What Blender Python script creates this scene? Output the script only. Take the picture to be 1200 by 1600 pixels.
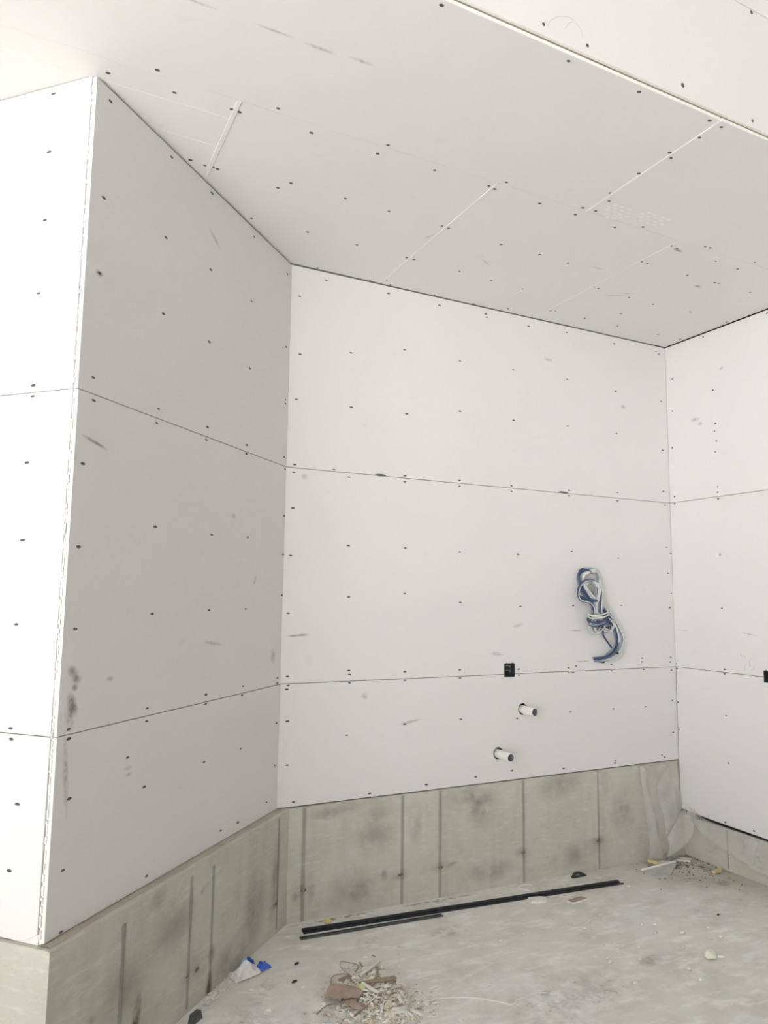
import bpy, math, random
from mathutils import Vector, Matrix, noise
from mathutils.geometry import tessellate_polygon
R = random.Random(7)
for _o in list(bpy.data.objects): bpy.data.objects.remove(_o)
scene = bpy.context.scene
COL = scene.collection

# ---------------------------------------------------------------- camera
cam_d = bpy.data.cameras.new('camera'); cam = bpy.data.objects.new('camera', cam_d); COL.objects.link(cam)
cam_d.sensor_fit = 'HORIZONTAL'; cam_d.sensor_width = 36.0; cam_d.lens = 36.0*1134.06/1200.0
cam_d.clip_start = 0.05; cam_d.clip_end = 300
YAW, PITCH, ROLL = 0.4616, 0.1155, 0.0125
_f = Vector((math.sin(YAW)*math.cos(PITCH), math.cos(YAW)*math.cos(PITCH), math.sin(PITCH)))
_r = Vector((math.cos(YAW), -math.sin(YAW), 0)); _u = _r.cross(_f)
_r2 = _r*math.cos(ROLL)+_u*math.sin(ROLL); _u2 = -_r*math.sin(ROLL)+_u*math.cos(ROLL)
_m = Matrix((_r2, _u2, -_f)).transposed().to_4x4(); _m.translation = Vector((-1.3241, -3.9209, 1.7803))
cam.matrix_world = _m
scene.camera = cam

# ---------------------------------------------------------------- daylight and exposure
world = bpy.data.worlds.new('overcast_sky'); scene.world = world; world.use_nodes = True
_bg = world.node_tree.nodes['Background']; _bg.inputs[0].default_value = (0.95, 0.975, 1.0, 1); _bg.inputs[1].default_value = 2.0
sun_d = bpy.data.lights.new('sun', 'SUN'); sun = bpy.data.objects.new('sun', sun_d); COL.objects.link(sun)
sun_d.energy = 16.0; sun_d.angle = .02; sun_d.color = (1.0, 1.0, .99)      # sun added to bounce light up onto the soffit: reaches the yard and a strip of slab by the open side, left behind the camera
sun.rotation_euler = (Vector((-.66, -.31, .67))).to_track_quat('Z', 'Y').to_euler()
scene.view_settings.view_transform = 'Standard'; scene.view_settings.look = 'None'
scene.view_settings.gamma = 1.0; scene.view_settings.use_curve_mapping = False
scene.view_settings.exposure = 1.44
# ---------------------------------------------------------------- surveyed positions (metres, in each wall plane)
SCREWS_A=[(0.205,3.694),(0.207,3.454),(0.204,3.178),(0.209,2.890),(0.204,2.536),(0.203,2.494),(0.208,2.247),(0.203,1.964),(0.205,1.665),(0.198,1.307),(0.192,1.271),(0.145,1.058),(0.161,0.839)]
SCREWS_B=[(1.577,3.671),(1.184,3.680),(1.582,3.272),(0.863,3.691),(1.196,3.303),(0.452,3.674),(1.581,2.973),(0.846,3.314),(0.061,3.639),(0.458,3.314),(1.188,2.965),(0.834,2.963),(0.451,2.952),(0.049,3.203),(1.581,2.569),(1.571,2.485),(1.189,2.549),(1.197,2.487),(0.820,2.555),(0.825,2.494),(0.040,2.893),(0.039,2.871),(0.454,2.544),(0.456,2.498),(0.033,2.560),(0.019,2.493),(1.607,2.242),(1.174,2.054),(0.748,2.057),(0.413,2.071),(0.002,2.226),(1.603,1.942),(0.006,2.007),(1.165,1.697),(0.745,1.706),(0.408,1.708),(0.011,1.780),(1.595,1.652),(1.597,1.308),(1.594,1.275),(1.167,1.320),(1.167,1.269),(1.274,1.149),(1.574,1.070),(1.162,1.013),(1.584,0.837),(1.119,0.660),(1.576,0.633),(0.743,1.323),(0.742,1.280),(0.409,1.324),(0.416,1.288),(0.038,1.328),(0.039,1.290),(0.034,1.085),(0.411,1.021),(0.736,1.023),(0.041,0.863),(0.124,0.692),(0.414,0.670),(0.572,0.677)]
SCREWS_C=[(0.218,3.673),(0.051,3.538),(0.638,3.676),(1.012,3.671),(1.375,3.681),(1.383,3.660),(0.063,3.186),(0.390,3.248),(0.758,3.329),(1.170,3.320),(0.047,2.912),(0.397,2.911),(0.776,2.917),(1.170,2.983),(0.049,2.527),(0.293,2.520),(0.044,2.481),(0.390,2.483),(0.768,2.523),(0.768,2.486),(1.167,2.526),(1.167,2.490),(0.044,2.274),(1.734,3.661),(2.074,3.677),(2.524,3.670),(2.952,3.682),(2.983,3.665),(1.599,3.328),(2.070,3.330),(2.525,3.307),(2.991,3.291),(1.599,2.975),(2.067,2.990),(2.525,2.988),(2.988,2.911),(2.983,2.594),(2.068,2.532),(2.068,2.493),(2.521,2.551),(2.519,2.490),(2.997,2.489),(1.577,2.525),(1.577,2.487),(0.039,2.003),(0.394,2.075),(0.775,2.076),(1.169,2.065),(0.402,1.774),(0.775,1.798),(1.173,1.747),(0.033,1.679),(0.039,1.330),(0.411,1.350),(0.416,1.327),(0.780,1.331),(1.169,1.329),(0.417,1.284),(0.781,1.287),(1.172,1.289),(0.044,1.287),(0.037,1.260),(0.046,1.087),(1.178,1.027),(0.783,1.023),(0.406,0.986),(0.051,0.851),(1.287,0.671),(0.934,0.660),(0.556,0.648),(0.093,0.652),(1.626,2.068),(2.083,2.105),(2.514,2.073),(2.998,2.172),(3.039,2.125),(3.002,1.977),(3.032,1.828),(3.008,1.721),(1.640,1.725),(2.088,1.733),(2.528,1.736),(2.718,1.361),(2.714,1.334),(2.424,1.323),(2.425,1.281),(2.040,1.312),(2.040,1.285),(2.104,1.323),(2.077,1.283),(2.729,1.280),(1.622,1.318),(1.625,1.284),(3.003,1.358),(2.997,1.325),(3.006,1.265),(2.049,1.021),(2.432,1.020),(2.737,1.018),(1.607,1.006),(3.006,1.048),(3.005,0.820),(2.883,0.671),(2.909,0.654),(2.441,0.669),(2.434,0.654),(1.982,0.659),(1.562,0.683)]
SCREWS_D=[(0.062,3.459),(0.419,3.282),(0.356,3.699),(0.054,3.210),(0.429,3.035),(0.420,2.981),(0.432,2.906),(0.420,2.831),(0.042,2.928),(0.427,2.579),(0.426,2.540),(0.427,2.493),(0.047,2.553),(0.046,2.498),(0.867,3.699),(0.424,2.099),(0.421,1.726),(0.006,1.312),(0.007,1.277),(0.423,1.310),(0.421,1.280),(0.010,1.035),(0.010,0.841),(0.419,0.999),(0.425,0.686),(0.379,0.289),(0.596,0.294)]
SCREWS_S=[(-1.148,-1.182),(-0.984,-1.286),(-0.903,-1.188),(-0.677,-1.195),(-0.646,-1.191),(-0.514,-1.289),(-0.338,-1.202),(-0.025,-1.201),(-0.755,-0.767),(-0.688,-0.756),(-0.655,-0.759),(-0.628,-0.753),(-0.331,-0.733),(-0.289,-0.801),(-0.005,-0.799),(-0.053,-0.396),(0.242,-0.390),(0.153,-0.018),(0.504,-0.014),(-0.362,-0.392),(-0.195,-2.032),(0.346,-2.028),(0.696,-2.026),(1.078,-2.034),(1.156,-2.027),(1.134,-1.937),(1.113,-1.805),(1.143,-1.778),(1.118,-1.626),(1.115,-1.443),(1.154,-1.386),(1.083,-1.279),(1.160,-1.285),(1.095,-1.209),(1.366,-1.205),(1.491,-1.279),(-0.013,-1.280),(0.263,-1.209),(0.557,-1.218),(0.610,-1.286),(0.596,-1.211),(0.868,-1.209),(0.554,-0.791),(0.596,-0.790),(0.240,-0.792),(0.561,-0.385),(0.608,-0.387),(0.947,-0.773),(1.211,-0.779),(1.424,-0.770),(0.924,-0.380),(1.164,-0.367),(1.410,-0.354),(1.781,-1.198),(1.837,-1.194),(1.956,-1.283),(1.992,-1.285),(2.157,-1.188),(2.368,-1.282),(2.356,-1.177),(1.788,-0.982),(1.836,-0.980),(2.167,-0.978),(2.399,-0.985),(2.427,-0.990),(2.716,-0.988),(1.779,-0.590),(1.829,-0.584),(2.101,-0.573),(2.321,-0.567),(2.254,-0.344),(2.643,-0.592),(1.798,-0.156),(1.829,-0.172),(2.093,-0.165),(0.969,-0.001),(1.269,-0.008),(1.522,-0.052),(0.644,-0.015),(0.588,-0.066),(3.012,-0.582),(2.403,-0.160),(2.779,-0.179),(3.002,-0.188)]
SCREWS_F=[(0.200,3.785),(0.400,3.779),(0.887,3.793),(1.324,4.282),(1.296,3.775)]
CABLES={'loop_blue':[(2.204,1.684),(2.192,1.723),(2.154,1.752),(2.085,1.766),(2.063,1.798),(2.077,1.839),(2.119,1.884),(2.171,1.900),(2.223,1.896),(2.261,1.872),(2.272,1.832),(2.265,1.773),(2.257,1.723),(2.262,1.679)],
'bar_blue':[(2.070,1.796),(2.111,1.788),(2.155,1.779),(2.200,1.772),(2.232,1.766)],
'bar_blue2':[(2.079,1.788),(2.117,1.776),(2.155,1.769),(2.200,1.763),(2.229,1.761)],
'loop_dark':[(2.244,1.713),(2.232,1.753),(2.207,1.782),(2.162,1.816),(2.128,1.845),(2.116,1.884),(2.106,1.923),(2.124,1.963),(2.160,1.985),(2.205,1.980),(2.251,1.969)],
'loop_dark2':[(2.231,1.713),(2.219,1.753),(2.187,1.787),(2.150,1.821),(2.125,1.855),(2.113,1.894),(2.114,1.928),(2.134,1.961),(2.170,1.979),(2.205,1.978)],
'loop_grey':[(2.186,1.980),(2.225,1.983),(2.264,1.964),(2.289,1.932),(2.293,1.892),(2.283,1.847),(2.285,1.793),(2.297,1.743),(2.305,1.704)],
'loop_grey2':[(2.192,1.975),(2.238,1.976),(2.276,1.947),(2.288,1.907),(2.279,1.857),(2.269,1.802),(2.274,1.753),(2.282,1.703)],
'strand_a':[(2.199,1.970),(2.159,1.947),(2.146,1.909),(2.157,1.860),(2.188,1.816),(2.226,1.777),(2.244,1.723),(2.256,1.679)],
'strand_b':[(2.151,1.885),(2.190,1.895),(2.235,1.884),(2.260,1.852),(2.256,1.792),(2.244,1.733),(2.249,1.684)],
'strand_c':[(2.157,1.870),(2.196,1.886),(2.228,1.871),(2.244,1.832),(2.242,1.782),(2.247,1.728),(2.269,1.689)],
'strand_d':[(2.138,1.880),(2.150,1.850),(2.175,1.821),(2.213,1.792),(2.238,1.753),(2.256,1.703)],
'bottom_a':[(2.255,1.674),(2.209,1.635),(2.192,1.596),(2.204,1.561),(2.239,1.547),(2.278,1.558),(2.305,1.595),(2.300,1.639),(2.275,1.674)],
'bottom_b':[(2.275,1.664),(2.286,1.605),(2.311,1.568),(2.354,1.556),(2.374,1.589),(2.359,1.624),(2.320,1.654)],
'bottom_c':[(2.255,1.659),(2.221,1.615),(2.214,1.581),(2.239,1.561),(2.272,1.570),(2.293,1.610)],
'bottom_d':[(2.339,1.634),(2.368,1.609),(2.372,1.582),(2.357,1.560)],
'drop_blue':[(2.279,1.575),(2.317,1.555),(2.336,1.530),(2.355,1.491),(2.390,1.445)],
'tail_a':[(2.309,1.704),(2.361,1.674),(2.402,1.634),(2.424,1.584),(2.439,1.534),(2.434,1.475),(2.399,1.426),(2.345,1.388),(2.286,1.374),(2.263,1.373)],
'tail_b':[(2.315,1.713),(2.374,1.674),(2.412,1.624),(2.444,1.574),(2.461,1.529),(2.462,1.479),(2.432,1.415),(2.378,1.372),(2.331,1.354),(2.272,1.357)],
'tail_c':[(2.308,1.694),(2.367,1.659),(2.412,1.604),(2.433,1.544),(2.445,1.499),(2.420,1.440),(2.372,1.397),(2.312,1.367),(2.269,1.365)],
'tail_white_a':[(2.348,1.684),(2.406,1.634),(2.451,1.569),(2.495,1.488),(2.512,1.428),(2.491,1.382),(2.450,1.355),(2.403,1.342)],
'tail_white_b':[(2.341,1.689),(2.399,1.629),(2.444,1.559),(2.481,1.484),(2.493,1.429),(2.471,1.382),(2.430,1.358),(2.331,1.346)],
'tail_white_c':[(2.341,1.679),(2.412,1.609),(2.456,1.534),(2.478,1.474),(2.476,1.424),(2.444,1.380),(2.390,1.357),(2.305,1.355)]}
WRAPS=[(2.262, 1.689, 0.082, 0.256, -12.0), (2.259, 1.669, 0.084, 0.266, -10.0), (2.255, 1.647, 0.085, 0.323, -12.0), (2.264, 1.622, 0.084, 0.312, -14.0), (2.269, 1.679, 0.085, 0.308, -6.0), (2.254, 1.63, 0.078, 0.283, -18.0)]
CHIPS=[(2.236,-0.300),(2.290,-0.406),(2.355,-0.724),(2.453,-0.937),(1.701,-0.586),(1.637,-0.608),(1.610,-0.662),(1.552,-0.664),(1.858,-0.582),(1.858,-0.737),(1.885,-0.748),(1.951,-0.776),(1.876,-0.857),(2.012,-0.914),(2.102,-1.027),(2.171,-1.031),(1.876,-1.020),(1.896,-1.038),(1.662,-0.946),(1.597,-0.900),(1.503,-0.857),(1.521,-0.766),(1.374,-0.941),(1.423,-0.974),(1.407,-1.009),(1.570,-1.043),(1.717,-1.214),(1.785,-1.188),(1.900,-1.258),(1.683,-1.308),(1.371,-1.207),(1.047,-1.321),(2.512,-1.049),(2.201,-0.924),(1.707,-0.653),(1.979,-0.694),(1.755,-0.563),(1.527,-0.940),(1.202,-0.587),(1.037,-0.606),(0.520,-0.451),(1.036,-0.712),(1.239,-0.916),(1.374,-0.938),(1.510,-0.441),(0.369,-1.053),(0.724,-0.956),(-0.067,-0.636),(0.524,-0.452),(-0.060,-0.585),(0.419,-0.960),(-0.264,-0.754),(-0.439,-0.702),(-0.283,-0.567)]
# ---------------------------------------------------------------- helpers
S = 1.2192                       # board width
W, H, BASE, LEN, TH = 3.0461, 3.7278, 0.6197, 1.6563, 0.7747
S1, S2 = H-S, H-2*S
FRONT = 2.0557                   # soffit depth
CT, ST = math.cos(TH), math.sin(TH)
def fz(x): return 0.018-0.019*x  # the slab falls gently to the right

def link(o, parent=None):
    COL.objects.link(o)
    if parent is not None: o.parent = parent
    return o
def mesh_obj(name, verts, faces, mats, parent=None, smooth=False, mi=None, uv=None):
    me = bpy.data.meshes.new(name); me.from_pydata([tuple(v) for v in verts], [], faces); me.update()
    for m in (mats if isinstance(mats, (list, tuple)) else [mats]): me.materials.append(m)
    if mi: me.polygons.foreach_set('material_index', mi)
    if smooth: me.polygons.foreach_set('use_smooth', [True]*len(me.polygons))
    if uv:
        l = me.uv_layers.new(name='UVMap')
        for p in me.polygons:
            for k in p.loop_indices: l.data[k].uv = uv[me.loops[k].vertex_index]
    return link(bpy.data.objects.new(name, me), parent)
def tag(o, label=None, cat=None, group=None, kind=None):
    if label: o['label'] = label
    if cat: o['category'] = cat
    if group: o['group'] = group
    if kind: o['kind'] = kind
    return o
def empty(name, loc, parent=None):
    o = bpy.data.objects.new(name, None); o.location = loc; o.empty_display_size = .05
    return link(o, parent)
def frame(origin, x, y):         # x along the wall, y into the wall
    x = Vector(x); y = Vector(y); z = x.cross(y)
    m = Matrix((x, y, z)).transposed().to_4x4(); m.translation = Vector(origin); return m
BOXF = [(0,1,3,2),(4,6,7,5),(0,4,5,1),(2,3,7,6),(0,2,6,4),(1,5,7,3)]
def box_vf(x0, x1, y0, y1, z0, z1):
    v = [(x, y, z) for x in (x0, x1) for y in (y0, y1) for z in (z0, z1)]
    return v, [tuple(f) for f in BOXF]
def box(name, x0, x1, y0, y1, z0, z1, mat, parent=None):
    v, f = box_vf(x0, x1, y0, y1, z0, z1); return mesh_obj(name, v, f, mat, parent)
def sheet(name, outline, mats, parent, t=.0127, bev=.0015, holes=()):
    """board in the local x-z plane, front at y=0; outline counter-clockwise seen from the room"""
    def inset(poly, d):
        out = []; n = len(poly)
        for i in range(n):
            a, b, c = Vector(poly[i-1]), Vector(poly[i]), Vector(poly[(i+1) % n])
            e1 = (b-a).normalized(); e2 = (c-b).normalized()
            n1 = Vector((-e1.y, e1.x)); n2 = Vector((-e2.y, e2.x)); m = n1+n2
            out.append(tuple(b+m*(d/max(.3, 1+n1.dot(n2)))))
        return out
    rings = [(outline, bev)]+[(h, bev) for h in holes]       # holes clockwise
    V = []; F = []; MI = []; fr = []; idx = []
    for poly, bv in rings:
        n = len(poly); s = len(V); ins = inset(poly, bv)
        V += [(x, 0, z) for x, z in ins]; V += [(x, bv, z) for x, z in poly]; V += [(x, t, z) for x, z in poly]
        for i in range(n):
            j = (i+1) % n
            F.append((s+i, s+n+i, s+n+j, s+j)); MI.append(0)
            F.append((s+n+i, s+2*n+i, s+2*n+j, s+n+j)); MI.append(1)
        fr.append([Vector((x, z, 0)) for x, z in ins]); idx += list(range(s, s+n))
    for tri in tessellate_polygon(fr):
        a, b, c = [Vector((V[idx[k]][0], V[idx[k]][2])) for k in tri]
        tr = [idx[k] for k in tri]
        if (b-a).cross(c-a) < 0: tr.reverse()
        F.append(tuple(tr)); MI.append(0)
    o = mesh_obj(name, V, F, mats, parent, mi=MI)
    o['rect'] = [min(p[0] for p in outline), max(p[0] for p in outline), min(p[1] for p in outline), max(p[1] for p in outline)]
    return o
def rect(x0, x1, z0, z1): return [(x0, z0), (x1, z0), (x1, z1), (x0, z1)]
def ngon(cx, cz, r, n=20, jit=0, rev=True):
    p = [(cx+(r+R.uniform(-jit, jit))*math.cos(2*math.pi*i/n), cz+(r+R.uniform(-jit, jit))*math.sin(2*math.pi*i/n)) for i in range(n)]
    return p[::-1] if rev else p
def smooth_path(pts, k=6):
    P = [Vector(p) for p in pts]; out = []
    for i in range(len(P)-1):
        a = P[max(i-1, 0)]; b = P[i]; c = P[i+1]; d = P[min(i+2, len(P)-1)]
        for j in range(k):
            t = j/k
            out.append(.5*((2*b)+(c-a)*t+(2*a-5*b+4*c-d)*t*t+(3*b-a-3*c+d)*t*t*t))
    out.append(P[-1]); return out
def tube_vf(path, r, n=8, closed=False, cap=True):
    V = []; F = []; m = len(path); up = Vector((.12, .91, .4)).normalized()
    for i, p in enumerate(path):
        t = (path[min(i+1, m-1)]-path[max(i-1, 0)]) if not closed else (path[(i+1) % m]-path[i-1])
        t = t.normalized() if t.length > 1e-9 else Vector((0, 0, 1))
        a = up-t*up.dot(t)
        if a.length < 1e-3: a = t.orthogonal()
        a.normalize(); up = a; b = t.cross(a); rr = r[i] if isinstance(r, (list, tuple)) else r
        V += [p+a*(rr*math.cos(2*math.pi*k/n))+b*(rr*math.sin(2*math.pi*k/n)) for k in range(n)]
    for i in range(m if closed else m-1):
        j = (i+1) % m
        for k in range(n):
            l = (k+1) % n; F.append((i*n+k, i*n+l, j*n+l, j*n+k))
    if cap and not closed:
        F.append(tuple(range(n))[::-1]); F.append(tuple(range((m-1)*n, m*n)))
    return V, F
def tube(name, pts, r, mat, parent=None, n=8, k=6, closed=False):
    path = smooth_path(pts, k) if k else [Vector(p) for p in pts]
    V, F = tube_vf(path, r, n, closed); return mesh_obj(name, V, F, mat, parent, smooth=True)

# ---------------------------------------------------------------- materials
def new_mat(name):
    m = bpy.data.materials.new(name); m.use_nodes = True; nt = m.node_tree
    return m, nt, nt.nodes['Principled BSDF'], nt.nodes['Material Output']
def N(nt, t, **kw):
    n = nt.nodes.new(t)
    for k, v in kw.items(): setattr(n, k, v)
    return n
def noise_n(nt, co, scale, detail=4, rough=.55, stretch=None):
    n = N(nt, 'ShaderNodeTexNoise'); n.inputs['Scale'].default_value = scale
    n.inputs['Detail'].default_value = detail; n.inputs['Roughness'].default_value = rough
    if stretch:
        mp = N(nt, 'ShaderNodeMapping'); mp.inputs['Scale'].default_value = stretch
        nt.links.new(co, mp.inputs[0]); co = mp.outputs[0]
    nt.links.new(co, n.inputs['Vector']); return n.outputs['Fac']
def ramp(nt, fac, stops):
    r = N(nt, 'ShaderNodeValToRGB'); el = r.color_ramp.elements
    while len(el) < len(stops): el.new(.5)
    for e, (p, c) in zip(el, stops): e.position = p; e.color = (*c, 1) if len(c) == 3 else c
    nt.links.new(fac, r.inputs[0]); return r.outputs[0]
def mix(nt, fac, a, b, mode='MIX'):
    m = N(nt, 'ShaderNodeMix', data_type='RGBA', blend_type=mode)
    for s, v in ((0, fac), (6, a), (7, b)):
        if isinstance(v, (int, float)): m.inputs[s].default_value = v
        elif isinstance(v, tuple): m.inputs[s].default_value = (*v, 1)
        else: nt.links.new(v, m.inputs[s])
    return m.outputs[2]
def bump(nt, h, bsdf, strength=.2, dist=.01):
    b = N(nt, 'ShaderNodeBump'); b.inputs['Strength'].default_value = strength; b.inputs['Distance'].default_value = dist
    nt.links.new(h, b.inputs['Height']); nt.links.new(b.outputs[0], bsdf.inputs['Normal'])
def plain(name, col, rough=.6, var=.12, scale=40, metal=0, bump_s=.1):
    m, nt, b, _ = new_mat(name); tc = N(nt, 'ShaderNodeTexCoord')
    f = noise_n(nt, tc.outputs['Object'], scale, 5)
    c = ramp(nt, f, [(.3, tuple(max(0, v*(1-var)) for v in col)), (.7, tuple(min(1, v*(1+var)) for v in col))])
    nt.links.new(c, b.inputs['Base Color']); b.inputs['Roughness'].default_value = rough; b.inputs['Metallic'].default_value = metal
    if bump_s: bump(nt, f, b, bump_s, .004)
    return m
def paper_mat(name, col):
    m, nt, b, _ = new_mat(name); tc = N(nt, 'ShaderNodeTexCoord'); co = tc.outputs['Object']
    f1 = noise_n(nt, co, 1.3, 3); f2 = noise_n(nt, co, 9, 6, .65); f3 = noise_n(nt, co, 160, 3)
    c = mix(nt, f1, tuple(v*.965 for v in col), tuple(min(1, v*1.02) for v in col))
    d = ramp(nt, f2, [(.62, (1, 1, 1)), (.80, (.93, .92, .905))])
    c = mix(nt, 1.0, c, d, 'MULTIPLY')
    nt.links.new(c, b.inputs['Base Color']); b.inputs['Roughness'].default_value = .62; b.inputs['Specular IOR Level'].default_value = .35
    bump(nt, f3, b, .05, .001)
    return m
PAPER = paper_mat('drywall_paper', (.80, .782, .770))
GYPSUM = plain('gypsum_core', (.86, .845, .80), .9, .06, 120, bump_s=.35)
CAVITY = plain('stud_cavity', (.035, .03, .028), .95, .3, 8)
STUD = plain('stud_wood', (.30, .24, .18), .85, .25, 14)
SCREW = plain('screw_black', (.10, .098, .098), .6, .2, 60, .3, 0)
def concrete_mat(name, base, warm, dark, streak=True):
    m, nt, b, _ = new_mat(name); tc = N(nt, 'ShaderNodeTexCoord'); co = tc.outputs['Object']
    big = noise_n(nt, co, 1.6, 5, .6); med = noise_n(nt, co, 7, 6, .65); fine = noise_n(nt, co, 90, 5, .7)
    st = noise_n(nt, co, 9, 6, .65, (1, 1, 4.5)) ; drip = noise_n(nt, co, 5, 4, .55, (1.6, 1, .25))
    c = mix(nt, ramp(nt, big, [(.35, (0, 0, 0)), (.65, (1, 1, 1))]), base, warm)
    c = mix(nt, ramp(nt, med, [(.55, (0, 0, 0)), (.78, (.75, .75, .75))]), c, dark)
    c = mix(nt, ramp(nt, drip, [(.50, (0, 0, 0)), (.72, (.45, .45, .45))]), c, dark)
    c = mix(nt, ramp(nt, st, [(.52, (0, 0, 0)), (.70, (.42, .42, .42))]), c, tuple(min(1, v*1.22) for v in base))
    c = mix(nt, ramp(nt, fine, [(.62, (0, 0, 0)), (.74, (.6, .6, .6))]), c, tuple(v*.62 for v in dark))
    nt.links.new(c, b.inputs['Base Color']); b.inputs['Roughness'].default_value = .88
    hs = mix(nt, .5, fine, st); bump(nt, hs, b, .5, .006)
    return m
CONC = concrete_mat('cast_concrete', (.61, .59, .525), (.555, .532, .462), (.44, .415, .352))
CSEAM = concrete_mat('concrete_form_seam', (.46, .445, .39), (.43, .41, .35), (.33, .31, .26))
CSAND = concrete_mat('concrete_ledge_grout', (.52, .475, .40), (.47, .42, .34), (.33, .29, .23))
def floor_mat():
    m, nt, b, _ = new_mat('concrete_slab'); tc = N(nt, 'ShaderNodeTexCoord'); co = tc.outputs['Object']
    big = noise_n(nt, co, .9, 4, .55); med = noise_n(nt, co, 3.2, 6, .62); swirl = noise_n(nt, co, 5.5, 7, .68, (1, 2.6, 1)); fine = noise_n(nt, co, 70, 5, .7)
    c = mix(nt, ramp(nt, big, [(.38, (0, 0, 0)), (.62, (1, 1, 1))]), (.80, .80, .79), (.76, .735, .67))
    c = mix(nt, ramp(nt, med, [(.48, (0, 0, 0)), (.70, (.75, .75, .75))]), c, (.59, .57, .515))
    c = mix(nt, ramp(nt, swirl, [(.50, (0, 0, 0)), (.66, (.9, .9, .9))]), c, (.90, .90, .895))
    c = mix(nt, ramp(nt, fine, [(.64, (0, 0, 0)), (.80, (.45, .45, .45))]), c, (.36, .34, .30))
    # dirt swept toward the back right corner (object x high, y near 0)
    sx = N(nt, 'ShaderNodeSeparateXYZ'); nt.links.new(co, sx.inputs[0])
    mr = N(nt, 'ShaderNodeVectorMath', operation='DISTANCE'); nt.links.new(co, mr.inputs[0]); mr.inputs[1].default_value = (2.9, -.1, -.03)
    df = N(nt, 'ShaderNodeMapRange'); nt.links.new(mr.outputs['Value'], df.inputs[0]); df.inputs[1].default_value = 1.1; df.inputs[2].default_value = .1; df.inputs[3].default_value = 0; df.inputs[4].default_value = .8
    dn = N(nt, 'ShaderNodeMath', operation='MULTIPLY'); nt.links.new(df.outputs[0], dn.inputs[0]); nt.links.new(ramp(nt, med, [(.3, (.25,)*3), (.65, (1,)*3)]), dn.inputs[1])
    c = mix(nt, dn.outputs[0], c, (.43, .365, .29))
    nt.links.new(c, b.inputs['Base Color']); b.inputs['Roughness'].default_value = .7
    bump(nt, mix(nt, .4, fine, med), b, .3, .005)
    return m
SLAB = floor_mat()
def decal_mat(name, col, amax=.6, nscale=6, soft=.5, thresh=(.35, .65), band=False):
    """soft-edged mark: opacity falls off toward the rim of its own patch"""
    m, nt, b, out = new_mat(name); tc = N(nt, 'ShaderNodeTexCoord'); uv = tc.outputs['UV']
    mp = N(nt, 'ShaderNodeMapping'); mp.inputs['Location'].default_value = (-1, 0 if band else -1, 0); mp.inputs['Scale'].default_value = (2, 0 if band else 2, 0); nt.links.new(uv, mp.inputs[0])
    ln = N(nt, 'ShaderNodeVectorMath', operation='LENGTH'); nt.links.new(mp.outputs[0], ln.inputs[0])
    fo = ramp(nt, ln.outputs['Value'], [(1-soft, (1, 1, 1)), (1, (0, 0, 0))])
    nz = ramp(nt, noise_n(nt, tc.outputs['Object'], nscale, 4), [(thresh[0], (0, 0, 0)), (thresh[1], (1, 1, 1))])
    a = mix(nt, 1., fo, nz, 'MULTIPLY'); a2 = N(nt, 'ShaderNodeMath', operation='MULTIPLY'); nt.links.new(a, a2.inputs[0]); a2.inputs[1].default_value = amax
    b.inputs['Base Color'].default_value = (*col, 1); b.inputs['Roughness'].default_value = .85; nt.links.new(a2.outputs[0], b.inputs['Alpha'])
    return m
SMUDGE = decal_mat('graphite_smudge', (.22, .21, .20), .5, 30, .75, (.2, .55))
SCUFF = decal_mat('grey_scuff', (.36, .34, .32), .35, 60, .8, (.25, .6))
DAMP = decal_mat('damp_stain', (.33, .31, .26), .34, 9, .8, (.3, .6))
BAND = decal_mat('form_line_stain', (.36, .34, .29), .24, 5, .95, (.05, .55), True)
RUST = decal_mat('rust_stain', (.24, .12, .05), .8, 22, .8, (.3, .55))
DUST = decal_mat('white_dust', (.90, .89, .87), .45, 16, .8, (.4, .62))
REDDUST = decal_mat('red_brown_dust', (.34, .19, .13), .55, 20, .85, (.3, .6))
DIRT = decal_mat('brown_dirt', (.22, .17, .12), .6, 26, .8, (.42, .6))
CHALKDOT = None
def patch(name, parent, x, z, w, h, ang, mat, off=-.0004):
    c, s = math.cos(math.radians(ang)), math.sin(math.radians(ang))
    V = [(x+c*a*w/2-s*b*h/2, off, z+s*a*w/2+c*b*h/2) for a, b in ((-1, -1), (1, -1), (1, 1), (-1, 1))]
    return mesh_obj(name, V, [(0, 1, 2, 3)], mat, parent, uv=[(0, 0), (1, 0), (1, 1), (0, 1)])
def floor_patch(name, parent, x, y, w, h, ang, mat, off=.0006):
    c, s = math.cos(math.radians(ang)), math.sin(math.radians(ang))
    V = []
    for a, b in ((-1, -1), (1, -1), (1, 1), (-1, 1)):
        X = x+c*a*w/2-s*b*h/2; V.append((X, y+s*a*w/2+c*b*h/2, fz(X)+off))
    return mesh_obj(name, V, [(0, 1, 2, 3)], mat, parent, uv=[(0, 0), (1, 0), (1, 1), (0, 1)])

# ---------------------------------------------------------------- the setting: slab, walls, soffit
FX0, FX1, FY0, FY1 = -9.5, 3.3, -11.5, 2.2
TOP = 6.4                        # underside of the high bay roof
fv = [(x, y, fz(x)+dz) for dz in (-.15, 0) for x, y in ((FX0, FY0), (FX1, FY0), (FX1, FY1), (FX0, FY1))]
floor = mesh_obj('floor', fv, [(4, 5, 6, 7), (3, 2, 1, 0), (0, 1, 5, 4), (1, 2, 6, 5), (2, 3, 7, 6), (3, 0, 4, 7)], SLAB)
tag(floor, 'dusty grey concrete slab floor with pale swirls', 'floor', kind='structure')
YARD = plain('gravel_yard', (.56, .56, .55), .95, .2, 3)
yard = box('ground', -70, 40, -60, 40, -.4, -.16, YARD); tag(yard, 'pale gravel yard outside the open side of the building', 'ground', kind='structure')

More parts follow.
